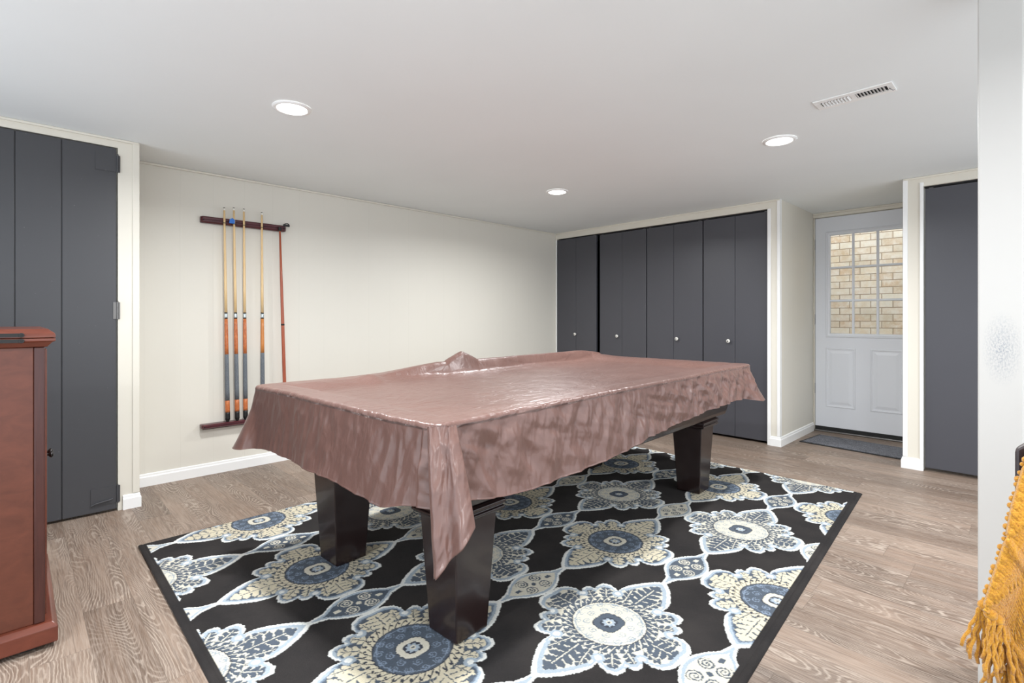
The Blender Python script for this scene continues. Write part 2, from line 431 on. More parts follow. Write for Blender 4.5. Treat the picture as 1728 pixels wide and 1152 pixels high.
# ------------------------------------------------------------------ white post
t = NT('post_paint'); v = t.geo(); x, y, z = t.sep(v)
sc = t.n('ShaderNodeVectorMath', operation='DISTANCE'); t.put(sc.inputs[0], t.comb(t.math('MULTIPLY', x, 1.5), 0, t.math('MULTIPLY', z, .62))); sc.inputs[1].default_value = (-.075*1.5, 0, 1.02*.62)
m = t.math('SUBTRACT', 1.0, t.math('MULTIPLY', sc.outputs['Value'], 14.0), clamp=True)
vo = t.n('ShaderNodeTexVoronoi', feature='DISTANCE_TO_EDGE'); t.put(vo.inputs['Vector'], t.mapv(v, (1, 1, .7))); vo.inputs['Scale'].default_value = 160
cr = t.ramp(t.noise(t.mapv(v, (1.6, 1, .8)), 170, 3, .7), [(.40, (1, 1, 1)), (.56, (0, 0, 0))])
fac = t.math('MULTIPLY', t.math('MULTIPLY', m, cr), .75, clamp=True)
col = t.mix(fac, lin(190, 188, 184), lin(112, 122, 136))
t.out(col, .42, t.bump(t.math('ADD', t.noise(t.mapv(v, (1, 1, .35)), 30, 4), fac), .12, .004)); M['post'] = t.m
o = struct('support_post', [(-.129, -.030, 2.10, 2.20, .0, CZ)], 'post', 'white square support post with a scuffed patch, near the yellow throw', 'post', .004)

# ------------------------------------------------------------------ ceiling fittings
def glow(name, s):
    t = NT(name)
    t.b.inputs['Emission Color'].default_value = (1, .985, .96, 1); t.b.inputs['Emission Strength'].default_value = s
    t.b.inputs['Base Color'].default_value = (1, 1, 1, 1); return t.m
M['lens'] = glow('led_lens', 9)
def can(x, y, label):
    e = tag(empty('recessed_light', (x, y, CZ)), label, 'ceiling light', 'round recessed ceiling lights')
    bm = bmesh.new()
    n = 40
    loops = [[Vector((r*math.cos(2*PI*i/n), r*math.sin(2*PI*i/n), z)) for i in range(n)] for r, z in ((.090, -.0008), (.088, -.006), (.074, -.010), (.070, -.008), (.069, -.004))]
    loft(bm, loops, False); bmesh.ops.recalc_face_normals(bm, faces=bm.faces)
    new_obj('trim_ring', bm, 'white', e, True)
    bm = bmesh.new(); revolve(bm, (0, 0, -.0035), (0, 0, -1), [(0, .0695), (.002, .0690), (.003, .03)], n)
    new_obj('lens', bm, 'lens', e)
    ld = bpy.data.lights.new('recessed_lamp', 'AREA'); ld.shape = 'DISK'; ld.size = .13; ld.energy = CAN_POWER; ld.color = (.97, .985, 1.0); ld.spread = math.radians(163)
    lo = bpy.data.objects.new('recessed_lamp', ld); C.objects.link(lo); lo.parent = e; lo.location = (0, 0, -.012)
can(-2.56, .98, 'round recessed ceiling light nearest the left dark door')
can(-1.05, 3.19, 'round recessed ceiling light nearest the ceiling vent')
can(-2.74, 3.18, 'round recessed ceiling light nearest the back corner')
# the same grid of lights goes on over and behind the camera
can(-1.05, .98, 'round recessed ceiling light above the near end of the table')
can(-1.05, -1.2, 'round recessed ceiling light behind the viewer')
can(.9, .98, 'round recessed ceiling light right of the viewer')
can(.9, 3.19, 'round recessed ceiling light right of the white post')

e = tag(empty('ceiling_vent', (-.60, 2.80, CZ)), 'white louvred air vent in the ceiling', 'vent')
bm = bmesh.new()
hx, hy = .155, .062
for a in ((-hx, hx, -hy, -.030), (-hx, hx, .030, hy), (-hx, -.130, -.030, .030), (.130, hx, -.030, .030), (-.010, .010, -.030, .030)):
    box(bm, a[0], a[1], a[2], a[3], -.007, -.0006)
new_obj('frame', bm, 'white', e, bevel=.002)
bm = bmesh.new(); box(bm, -.1295, .1295, -.0295, .0295, -.0016, -.0006); new_obj('backing', bm, 'dark', e)
for s in (-1, 1):
    for k in range(9):
        x = s*(.016+k*.0127)
        bm = bmesh.new()
        box(bm, -.0005, .0005, -.0295, .0295, -.0062, .0062)
        bmesh.ops.rotate(bm, verts=bm.verts, cent=(0, 0, 0), matrix=Matrix.Rotation(math.radians(-50*s), 3, 'Y'))
        bmesh.ops.translate(bm, verts=bm.verts, vec=(x, 0, -.0062))
        new_obj('slat', bm, 'white', e)
bm = bmesh.new(); tube(bm, [(.136, 0, -.008), (.142, -.006, -.016), (.150, -.002, -.022), (.154, .006, -.018)], .002, 8)
new_obj('lever', bm, 'steel', e)

# ------------------------------------------------------------------ cue rack on the long wall
def wood(name, a, b, rough=.3, sx=(3, 3, 40), axis=None, coat=0.0, w=.4):
    t = NT(name); v = t.obj()
    n = t.noise(t.mapv(v, sx), 3.0, 4, .6, .6)
    col = t.mix(t.ramp(n, [(.3, (0, 0, 0)), (.7, (1, 1, 1))]), lin(*a), lin(*b))
    return t.out(col, rough, t.bump(n, .04, .001), Coat_Weight=coat, Coat_Roughness=.1)
M['mahogany'] = wood('mahogany_rack', (62, 30, 36), (92, 42, 48), .28, (40, 4, 40))
M['maple'] = wood('maple_shaft', (222, 186, 130), (232, 204, 158), .3, (60, 60, 4))
M['burl'] = wood('burl_forearm', (166, 84, 44), (205, 124, 74), .25, (25, 25, 14))
M['amber'] = wood('amber_forearm', (190, 118, 58), (206, 138, 78), .25, (25, 25, 5))
M['cherry'] = wood('cherry_stick', (150, 74, 52), (178, 96, 68), .3, (40, 40, 3))
t = NT('linen_wrap'); v = t.obj(); n = t.noise(v, 900, 2); t.out(t.mix(t.ramp(n, [(.45, (0, 0, 0)), (.6, (1, 1, 1))]), lin(56, 62, 70), lin(140, 146, 152)), .8); M['wrap'] = t.m
M['ferrule'] = paint('ferrule_white', (238, 234, 224), .3)
M['silver'] = paint('silver_ring', (200, 210, 214), .2, Metallic=.6)
M['tapeblue'] = paint('blue_tape', (40, 110, 196), .55)
M['tip'] = paint('leather_tip', (70, 66, 58), .8)
M['bumper'] = paint('rubber_bumper', (18, 18, 18), .5)

e = tag(empty('cue_rack', (XL+.0008, 1.228, .335)), 'dark mahogany wall rack of two rails holding billiard cues', 'cue rack')
def rail(z0, z1, depth, name):
    bm = bmesh.new()
    H_ = z1-z0
    prof = [(0, 0), (depth*.75, 0), (depth, H_*.22), (depth, H_*.36), (depth-.004, H_*.42), (depth-.004, H_*.52), (depth, H_*.58), (depth, H_*.8), (depth*.85, H_), (0, H_)]
    hl = .291
    loops = []
    for y, s in ((-hl, .72), (-hl+.012, 1.0), (hl-.012, 1.0), (hl, .72)):
        loops.append([Vector((d*s, y, z0+H_/2+(z-H_/2)*(.86+.14*(s == 1.0)))) for d, z in prof])
    loft(bm, loops); bmesh.ops.recalc_face_normals(bm, faces=bm.faces)
    return new_obj(name, bm, 'mahogany', e)
tr = rail(1.448, 1.494, .040, 'top_rail'); br = rail(.0, .030, .066, 'bottom_rail')
bm = bmesh.new(); box(bm, 0, .012, -.275, .275, -.012, -.0008); new_obj('backing_strip', bm, 'mahogany', br)
for yy in (-.275, .275):
    for rl, z in ((tr, 1.472), (br, .015)):
        bm = bmesh.new(); revolve(bm, (.0385 if rl is tr else .065, yy, z), (1, 0, 0), [(0, .005), (.003, .0045), (.004, .002)], 10); new_obj('screw', bm, 'bronze', rl)
for yy in (-.148, -.083, -.016, .108, .238):
    bm = bmesh.new()
    tube(bm, [(.0505+.010*math.cos(a), yy+.012*math.sin(a), 1.458) for a in [math.radians(d) for d in range(115, -116, -23)]], .0022, 6)
    new_obj('cue_clip', bm, 'bumper', tr)

def cue(y_top, y_bot, z_top, forearm, label, shade=1.0):
    zb = .3665
    o = tag(empty('pool_cue', (XL+.0495, y_bot, zb)), label, 'pool cue', 'two-piece cues in the wall rack')
    L = z_top-zb
    d = Vector((.0, y_top-y_bot, L)).normalized()
    def seg(name, z0, z1, r0, r1, m, par=None):
        bm = bmesh.new(); n = 4
        revolve(bm, d*(z0-zb), d, [((z1-z0)*k/n, r0+(r1-r0)*k/n) for k in range(n+1)], 16)
        return new_obj(name, bm, m, par or o, True)
    sh = seg('shaft', 1.153, z_top-.020, .0098, .0066, 'maple')
    seg('ferrule', z_top-.020, z_top-.005, .0066, .0065, 'ferrule', sh); seg('tip', z_top-.005, z_top, .0064, .0058, 'tip', sh)
    j = seg('joint_collar', 1.107, 1.153, .0112, .0102, 'bumper'); seg('ring', 1.114, 1.145, .0114, .0106, 'silver', j)
    seg('forearm', .852, 1.107, .0132, .0112, forearm)
    seg('wrap', .520, .852, .0152, .0133, 'wrap')
    seg('butt_sleeve', .435, .520, .0158, .0153, forearm)
    bc = seg('butt_cap', .380, .435, .0160, .0158, 'bumper'); seg('bumper', zb, .380, .010, .013, 'bumper', bc)
cue(1.080, 1.103, 1.904, 'burl', 'leftmost pool cue in rack, beside the blue tape')
cue(1.143, 1.166, 1.913, 'burl', 'pool cue in rack just right of the blue tape')
cue(1.210, 1.222, 1.914, 'burl', 'pool cue in rack with mottled burl forearm, third from left')
cue(1.335, 1.342, 1.906, 'amber', 'pool cue with plain amber forearm standing apart in the rack')
o = tag(empty('bridge_stick', (XL+.0530, 1.507, .3665)), 'thin reddish brown stick at right end of the cue rack', 'cue stick')
d = Vector((0, -.042, 1.43)).normalized()
bm = bmesh.new(); revolve(bm, (0, 0, 0), d, [(0, .0125), (.02, .013), (.70, .0115), (1.00, .0098), (1.43, .0065)], 16); new_obj('shaft', bm, 'cherry', o, True)
bm = bmesh.new(); revolve(bm, d*.690, d, [(0, .0124), (.012, .0124)], 16); new_obj('ring', bm, 'bumper', o, True)
bm = bmesh.new()
revolve(bm, d*1.415, d, [(0, .010), (.03, .010), (.032, .006)], 14)
box(bm, -.006, .006, -.016, .030, 1.455, 1.470)
tube(bm, [(0, -.014, 1.46), (.006, -.004, 1.474), (.008, .012, 1.478), (.004, .028, 1.468)], .004, 8)
new_obj('clip', bm, 'bumper', o)
bm = bmesh.new()
pts = [(-.019, -.017), (.017, -.019), (.018, .008), (.002, .021), (-.017, .009)]
loft(bm, [[Vector((XL+.0605+dx+(.003 if q[1] > .0 else 0), 1.128+q[0], 1.813+q[1])) for q in pts] for dx in (0, .002)])
bmesh.ops.recalc_face_normals(bm, faces=bm.faces)
tag(new_obj('blue_tape', bm, 'tapeblue'), 'small torn piece of blue tape on the top rail of the cue rack', 'tape')

# ------------------------------------------------------------------ rug
def sm(e0, e1, x):
    t_ = np.clip((x-e0)/(e1-e0+1e-9), 0, 1); return t_*t_*(3-2*t_)
CB = dict(black=(41, 39, 39), white=(222, 223, 218), lblue=(160, 172, 182), slate=(80, 89, 100), cream=(206, 201, 185), mid=(112, 126, 142), gold=(206, 197, 173), dark=(60, 64, 74))
CB = {k: np.array(lin(*v)[:3]) for k, v in CB.items()}
OUT_A = [0, 10, 18, 23, 26, 29, 34, 38, 41, 44, 50, 56, 61, 64, 67, 72, 77, 81, 85, 90]
OUT_R = [.286, .292, .280, .254, .218, .242, .256, .252, .234, .256, .276, .268, .246, .224, .258, .292, .320, .346, .373, .402]
def leaf(u, v, L_, W_, teeth, slant=1.6):
    """serrated leaf along +u, in [0,L_]"""
    t_ = u/L_
    prof = W_*np.sqrt(np.clip(t_, 0, 1))*np.clip(1-t_, 0, 1)**.6*1.9
    ph = (t_*teeth+np.abs(v)/W_*slant*-.5)
    saw = ph-np.floor(ph)
    lob = .50+.50*(1-np.abs(saw-.5)*2)**.7
    inside = (t_ > 0) & (t_ < 1) & (np.abs(v) < prof*lob)
    vein = (np.abs(v) < .0022) & (t_ < .8)
    cut = (saw < .17) & (np.abs(v) > W_*.18)
    return inside & ~vein & ~cut
def rug_rgb(X_, Y_):
    PX, PY = .3745, 1.172
    n1 = np.sin(X_*310+3*np.sin(Y_*97))*np.sin(Y_*290+2*np.sin(X_*83))
    X_ = X_+.0016*n1; Y_ = Y_+.0016*np.sin(X_*270+Y_*330)
    out = np.tile(CB['black'], X_.shape+(1,))
    j0 = np.round((X_+2.955)/PX).astype(int)
    for dj in (-1, 0, 1):
        j = j0+dj
        x = X_-(-2.955+PX*j)
        even = (j % 2 == 0)
        yo = np.where(even, .955, .955-PY/2)
        k = np.round((Y_-yo)/PY); y = Y_-yo-k*PY
        # gentle S of the chains
        ax_, ay_ = np.abs(x), np.abs(y)
        r = np.hypot(x, y); a = np.degrees(np.arctan2(ay_, ax_+1e-9))
        R = np.interp(a, OUT_A, OUT_R)
        # angular distance is turned into something like a true inset distance
        ins = (R-r)*np.where(a > 70, .55, .92)
        body = ins > 0
        # diamonds and connectors measured from the half way point
        yd = np.abs(PY/2-ay_)
        wd = np.where(yd < .135, .088*np.cos(yd/.135*PI/2*.86)**.9, .0195*np.exp(-(yd-.135)/.045)+.0065)
        insd = wd-ax_
        near_d = (yd < .235)
        insd = np.where(near_d, insd, -1)
        e_ = np.where(body, ins, -1.0)
        ev = even[..., None]
        petal = np.where(ev, CB['gold'], CB['slate']); ground = np.where(ev, CB['slate'], CB['cream'])
        c = np.tile(CB['white'], X_.shape+(1,))
        def put(mask, colr):
            nonlocal c
            c = np.where(mask[..., None], colr, c)
        put(e_ > .012, CB['lblue']); put(e_ > .021, np.where(ev, CB['mid'], CB['lblue'])); put(e_ > .026, ground)
        inner = e_ > .026
        # leaves of the lobes
        lv = np.zeros(X_.shape, bool)
        for ang, st, L_, W_, te in ((90, .165, .185, .060, 5.5), (0, .160, .110, .062, 4.5), (34, .165, .075, .030, 3.5), (52, .165, .088, .034, 3.5),
                                    (15, .175, .078, .024, 3.5), (76, .165, .120, .028, 4.5), (-11, .17, .07, .014, 2), (64, .16, .055, .012, 2)):
            ca, sa = math.cos(math.radians(ang)), math.sin(math.radians(ang))
            u_ = ax_*ca+ay_*sa-st; v_ = -ax_*sa+ay_*ca
            lv |= leaf(u_, v_, L_, W_, te)
        put(inner & lv, petal)
        # curled volutes at the notches
        for ang, rr in ((25.5, .212), (64.5, .205), (41, .232)):
            cx_, cy_ = rr*math.cos(math.radians(ang)), rr*math.sin(math.radians(ang))
            dd = np.hypot(ax_-cx_, ay_-cy_)
            s_ = 1.0 if ang != 41 else .6
            put(body & (dd < .023*s_) & (r > .175), CB['lblue']); put(body & (dd < .012*s_), CB['white'])
        # vine band around the disc
        ph = np.arctan2(y, x)
        b1 = (r > .132) & (r < .172)
        put(b1 & body, petal if True else ground)
        wv = np.sin(ph*18+(r-.15)*90)
        put(b1 & ((np.abs(wv) < .28) | (np.hypot((np.mod(ph*18/PI, 1)-.5)*.045, r-.156) < .007)), np.where(ev, CB['dark'], CB['cream']))
        put((r > .129) & (r < .134), CB['dark'])
        # central disc with curls
        disc = r < .130
        dg = np.where(ev, CB['slate'], CB['cream']); dl = np.where(ev, np.array(lin(128, 142, 160)[:3]), np.array(lin(146, 156, 164)[:3]))
        put(disc, dg)
        for r0, r1, cnt in ((.094, .128, 14), (.060, .094, 9)):
            q = np.mod(ph/(2*PI)*cnt, 1)-.5; rm = (r0+r1)/2
            uu = q*2*PI*rm/cnt; vv_ = r-rm
            rr = np.hypot(uu, vv_); aa = np.arctan2(vv_, uu)
            sp = np.mod(rr/.0095-aa/(2*PI), 1)
            put(disc & (r >= r0) & (r < r1) & (sp < .36) & (rr < .0165), dl)
        put((r > .117) & (r < .1205), dl)
        # eye
        re = np.hypot(x/.050, y/.056)*(1+.06*np.cos(4*np.arctan2(y, x)))
        put(re < 1.06, CB['dark']); put(re < 1.0, np.where(ev, CB['cream'], CB['slate'])); put(re < .58, CB['dark'])
        rs = np.hypot(x, y); fl = rs < .026*(.86+.14*np.cos(8*ph))
        put(fl, CB['lblue']); put(rs < .011, CB['cream']); put(rs < .005, CB['slate'])
        out = np.where(body[..., None], c, out)
        # diamonds
        c = np.tile(CB['white'], X_.shape+(1,))
        put(insd > .010, CB['lblue']); put(insd > .022, np.where(ev, CB['cream'], CB['slate']))
        qx, qy = ax_-.028, yd-.040
        rq = np.hypot(qx, qy); aq = np.arctan2(qy, qx)
        dcol = np.where(ev, CB['slate'], CB['cream'])
        put((insd > .023) & (np.mod(rq/.012-aq/(2*PI), 1) < .46) & (rq < .028), dcol)
        put((insd > .022) & (yd > .075) & (ax_ < .009) & (yd < .10), dcol)
        put((insd > .022) & (np.hypot(ax_, yd) < .011), dcol)
        out = np.where(((insd > 0) & ~body)[..., None], c, out)
    return out

RUG_X0, RUG_Y0, RUG_Y1 = -3.05, .425, 3.835
def rug_xr(y): return -.535-.24*(y-RUG_Y0)/(RUG_Y1-RUG_Y0)
STEP = .0031
ny = int((RUG_Y1-RUG_Y0)/STEP); nx = int((-.535-RUG_X0)/STEP)
yy, xx = np.meshgrid(np.linspace(0, 1, ny), np.linspace(0, 1, nx), indexing='ij')
Yg = RUG_Y0+(RUG_Y1-RUG_Y0)*yy+.0
Xg = RUG_X0+(rug_xr(Yg)-RUG_X0)*xx
Yg = Yg+.030*(xx-.5)*(yy-.45)*1.0
rgb = np.zeros((ny, nx, 3))
for i in range(0, ny, 100): rgb[i:i+100] = rug_rgb(Xg[i:i+100], Yg[i:i+100])
dl, dr_, dn, df = Xg-RUG_X0, rug_xr(Yg)-Xg, Yg-RUG_Y0, RUG_Y1-Yg
edge = np.minimum(np.minimum(dl, dr_), np.minimum(dn, df))
bordr = (dl < .014) | (dr_ < .042) | (dn < .036) | (df < .014)
rgb[bordr] = CB['black']
rng = np.random.default_rng(2)
rgb *= (1+.16*(rng.random((ny, nx, 1))-.5))
lum = rgb.sum(-1)
Zg = .0095+.0016*np.clip(lum/1.6, 0, 1)+.0007*rng.random((ny, nx))
Zg -= .0018*np.exp(-((np.minimum(dr_, dn)-.026)/.003)**2)
Zg *= np.clip(np.sqrt(np.clip(edge/.010, 0, 1)), .06, 1)
Zg += .0006
me = bpy.data.meshes.new('area_rug')
nv = nx*ny
# skirt ring down to the floor
co = np.stack([Xg, Yg, Zg], -1).reshape(-1, 3)
idx = np.arange(nv).reshape(ny, nx)
quads = np.stack([idx[:-1, :-1], idx[:-1, 1:], idx[1:, 1:], idx[1:, :-1]], -1).reshape(-1, 4)
me.vertices.add(nv); me.vertices.foreach_set('co', co.astype(np.float32).ravel())
me.loops.add(quads.size); me.loops.foreach_set('vertex_index', quads.astype(np.int32).ravel())
me.polygons.add(len(quads)); me.polygons.foreach_set('loop_start', (np.arange(len(quads))*4).astype(np.int32))
me.polygons.foreach_set('use_smooth', np.ones(len(quads), bool))
me.update(calc_edges=True)
at = me.attributes.new('pile_colour', 'FLOAT_COLOR', 'POINT')
at.data.foreach_set('color', np.concatenate([rgb.reshape(-1, 3), np.ones((nv, 1))], 1).astype(np.float32).ravel())
t = NT('rug_pile'); a = t.n('ShaderNodeAttribute', attribute_name='pile_colour')
n = t.noise(t.geo(), 420, 2)
big = t.noise(t.geo(), 5, 3)
c = t.mix(t.math('MULTIPLY', t.math('SUBTRACT', big, .35, clamp=True), .12), a.outputs['Color'], lin(150, 140, 132))
t.out(c, .95, t.bump(n, .5, .003), Specular_IOR_Level=.15); M['rug'] = t.m
o = bpy.data.objects.new('area_rug', me); C.objects.link(o); me.materials.append(M['rug'])
tag(o, 'black area rug with blue and cream medallions under the pool table', 'rug')

# ------------------------------------------------------------------ door mat
t = NT('mat_loop'); v = t.geo()
n = t.noise(t.mapv(v, (1, 1, 1)), 130, 3, .7); n2 = t.noise(t.mapv(v, (1, 3.5, 1)), 30, 4, .7)
t.out(t.mix(t.ramp(t.math('ADD', t.math('MULTIPLY', n, .6), t.math('MULTIPLY', n2, .4)), [(.42, (0, 0, 0)), (.58, (1, 1, 1))]), lin(62, 64, 70), lin(128, 130, 138)), .95, t.bump(n, .8, .004)); M['mat'] = t.m
e = tag(empty('door_mat', (-1.075, 5.245, 0), math.radians(-5.5)), 'grey ribbed door mat with black edge before the entry door', 'mat')
bm = bmesh.new(); box(bm, -.385, .35, -.20, .20, .0006, .009); new_obj('pile', bm, 'mat', e)
bm = bmesh.new()
for a in ((-.405, .37, -.22, -.2005), (-.405, .37, .2005, .22), (-.405, -.3855, -.2005, .2005), (.3505, .37, -.2005, .2005)): box(bm, a[0], a[1], a[2], a[3], .0006, .006)
new_obj('border', bm, 'black', e)

# ------------------------------------------------------------------ pool table
M['espresso'] = wood('espresso_wood', (30, 20, 20), (40, 27, 25), .26, (40, 40, 3), coat=.2)
TH = math.radians(3.2); TL, TW = 2.72, 1.33
T0 = Vector((-1.20, .86, 0))
table = tag(empty('pool_table', T0), 'dark wood pool table hidden under a mauve vinyl cover', 'pool table')
table.rotation_euler = (0, 0, TH)      # local +y runs along the table, local -x across it
def sq(cx, cy, hx_, hy_, z): return [Vector((cx-hx_, cy-hy_, z)), Vector((cx+hx_, cy-hy_, z)), Vector((cx+hx_, cy+hy_, z)), Vector((cx-hx_, cy+hy_, z))]
legs = [(-.222, .285), (-1.02, .285), (-.222, 2.285), (-1.02, 2.285)]
for cx, cy in legs:
    bm = bmesh.new()
    loft(bm, [sq(cx, cy, h_, h_, z) for h_, z in ((.069, .0125), (.0735, .014), (.075, .05), (.096, .428))])
    lg = new_obj('leg', bm, 'espresso', table, bevel=.006)
    bm = bmesh.new()
    loft(bm, [sq(cx, cy, h_, h_, z) for h_, z in ((.098, .4285), (.112, .431), (.118, .437), (.118, .445), (.112, .449), (.112, .453), (.120, .457), (.120, .468), (.110, .475))])
    new_obj('capital', bm, 'espresso', lg, bevel=.003)
cxm, cym = -TW/2, TL/2
bm = bmesh.new()
loft(bm, [sq(cxm, cym, a, b, z) for a, b, z in ((TW/2-.112, TL/2-.175, .4755), (TW/2-.105, TL/2-.165, .50), (TW/2-.085, TL/2-.10, .66), (TW/2-.08, TL/2-.095, .70))])
new_obj('apron', bm, 'espresso', table, bevel=.006)
bm = bmesh.new()
for a in ((-TW+.02, -.02, .02, .15), (-TW+.02, -.02, TL-.15, TL-.02), (-TW+.02, -TW+.15, .15, TL-.15), (-.15, -.02, .15, TL-.15)):
    box(bm, a[0], a[1], a[2], a[3], .7005, .782)
new_obj('rail', bm, 'espresso', table, bevel=.012)
bm = bmesh.new(); box(bm, -TW+.151, -.151, .151, TL-.151, .7005, .742)
M['felt'] = paint('green_felt', (30, 92, 66), .95); new_obj('bed', bm, 'felt', table)

# ------------------------------------------------------------------ table cover
def vnoise(x, y, seed=0):
    xi, yi = np.floor(x).astype(int), np.floor(y).astype(int); fx, fy = x-xi, y-yi
    fx = fx*fx*(3-2*fx); fy = fy*fy*(3-2*fy)
    def h(a, b):
        s = np.sin(a*127.1+b*311.7+seed*74.7)*43758.5453; return s-np.floor(s)
    return (h(xi, yi)*(1-fx)+h(xi+1, yi)*fx)*(1-fy)+(h(xi, yi+1)*(1-fx)+h(xi+1, yi+1)*fx)*fy-.5
def fold(x, y, seed):      # creased noise: sharp ridges
    return .5-2*np.abs(vnoise(x, y, seed))
NS, RC = 1700, .055
per = []
segs = [('n', TW-2*RC), ('c0', PI/2*RC), ('l', TL-2*RC), ('c1', PI/2*RC), ('f', TW-2*RC), ('c2', PI/2*RC), ('r', TL-2*RC), ('c3', PI/2*RC)]
tot = sum(s[1] for s in segs)
# perimeter: near end from the near right corner leftwards, then the long wall side, the far end, the right side
for i in range(NS):
    s = i/NS*tot; 
    for nm, ln in segs:
        if s < ln: break
        s -= ln
    f = s/ln
    if nm == 'n': p = (-RC-s, 0); n_ = (0, -1)
    elif nm == 'l': p = (-TW, RC+s); n_ = (-1, 0)
    elif nm == 'f': p = (-TW+RC+s, TL); n_ = (0, 1)
    elif nm == 'r': p = (0, TL-RC-s); n_ = (1, 0)
    else:
        c_ = {'c0': (-TW+RC, RC, 270), 'c1': (-TW+RC, TL-RC, 180), 'c2': (-RC, TL-RC, 90), 'c3': (-RC, RC, 0)}[nm]
        an = math.radians(c_[2]-90*f); n_ = (math.cos(an), math.sin(an)); p = (c_[0]+RC*n_[0], c_[1]+RC*n_[1])
    per.append((p[0], p[1], n_[0], n_[1], nm))
PXY = np.array([q[:2] for q in per]); PN = np.array([q[2:4] for q in per])
S = np.arange(NS)/NS*tot
# hem height round the table
hem_k = [(0, .570), (.06, .560), (.18, .523), (.33, .533), (.50, .545), (.77, .546), (1.00, .552), (1.20, .532), (1.30, .515), (1.42, .53), (2.0, .55), (3.0, .55), (3.9, .56), (4.05, .55), (4.6, .57), (5.2, .58), (5.36, .575), (5.50, .60)]
a_r = lambda a: tot-.04-a        # position on the right side by distance a from the near end
hem_k += [(a_r(2.283), .612), (a_r(1.9), .600), (a_r(1.677), .592), (a_r(1.4), .572), (a_r(1.223), .572), (a_r(.95), .548), (a_r(.742), .536), (a_r(.387), .534), (a_r(.243), .548), (a_r(.116), .566), (tot, .570)]
hem_k.sort(); hem = np.interp(S, [k[0] for k in hem_k], [k[1] for k in hem_k])
hem += .004*vnoise(S*9, S*0, 3)
corner = np.zeros(NS)
for c_s, amp, wd_ in ((1.28, .085, .07), (4.0, .05, .08), (5.34, .085, .075)):
    corner += amp*np.exp(-((S-c_s)/wd_)**2)
def tri(a): return 2*np.abs(2*(a-np.floor(a))-1)-1
CR = []
rr_g = random.Random(11)
for k in range(16):
    ang = rr_g.choice([-1, 1])*rr_g.uniform(.05, .75) if k % 4 else rr_g.uniform(1.0, 1.4)
    CR.append((math.cos(ang), math.sin(ang), rr_g.uniform(4, 15), rr_g.random(), rr_g.uniform(.6, 1), 50+k))
CF = []
for k in range(18):
    ang = rr_g.choice([-1, 1])*rr_g.uniform(.0, .9) if k % 3 else rr_g.uniform(1.1, 1.5)
    CF.append((math.cos(ang), math.sin(ang), rr_g.uniform(12, 30), rr_g.random(), rr_g.uniform(.6, 1), 90+k))
CVT = [(math.cos(a_), math.sin(a_), f_, .37*f_ % 1, 1.0, 130+i_) for i_, (a_, f_) in enumerate([(.05, 13), (-.12, 19), (.2, 24), (-.28, 16), (.10, 31), (-.05, 27)])]
def crumple(s_, z_, CR=CR, mx=2.6, mz=5):
    out = 0
    for a_, b_, fr_, ph_, am_, sd in CR:
        m_ = np.clip(vnoise(s_*mx+sd, z_*mz+sd*.7, sd)*3.2, 0, 1)
        out = out+m_*am_*(.055/fr_)*tri((a_*s_+b_*z_)*fr_+ph_+.5*vnoise(s_*3, z_*4, sd+3))
    return out
rows = []
cx0, cy0 = -TW/2, TL/2
# nearest point on the table's centre segment for each perimeter point
cl = TL/2-TW/2
CEN = np.stack([np.full(NS, cx0), np.clip(PXY[:, 1], cy0-cl, cy0+cl)], 1)
def top_z(x, y, r):
    b = -x; dedge = np.minimum(np.minimum(b, TW-b), np.minimum(y, TL-y))
    z = .805-.034*sm(.08, .24, dedge)
    z += .007*vnoise(x*3.1, y*2.3, 1)+.0030*fold(x*8+y*2, y*7-x*3, 2)*sm(.02, .12, dedge)+.0016*fold(x*19+y*5, y*15, 5)
    # ridge of slack along the far rail with a peak
    rr_ = (b-(1.215+.012*np.sin(y*4)))
    env = sm(.55, 1.05, y)*(1-sm(2.35, 2.85, y))
    z += env*(.046*sm(-.014, .0, rr_)*(1-.45*sm(.03, .10, rr_))-.010*np.exp(-((rr_+.035)/.02)**2))
    z += .055*np.clip(1-np.abs(y-1.20-.4*(rr_-.03))/.13, 0, 1)**.8*sm(-.05, .02, rr_)*(1-.7*sm(.04, .10, rr_))
    z += .016*np.exp(-((y-.55)/.05)**2-((b-1.20)/.08)**2)
    z += .014*np.exp(-((y-2.62)/.18)**2-((b-1.22)/.12)**2)
    return z
NT_ = 46
rs_ = 1-(1-np.linspace(0, 1, NT_))**1.25
for r in rs_[:-1]:
    xy = CEN+(PXY-CEN)*r*.992
    rows.append(np.stack([xy[:, 0], xy[:, 1], top_z(xy[:, 0], xy[:, 1], r)], 1))
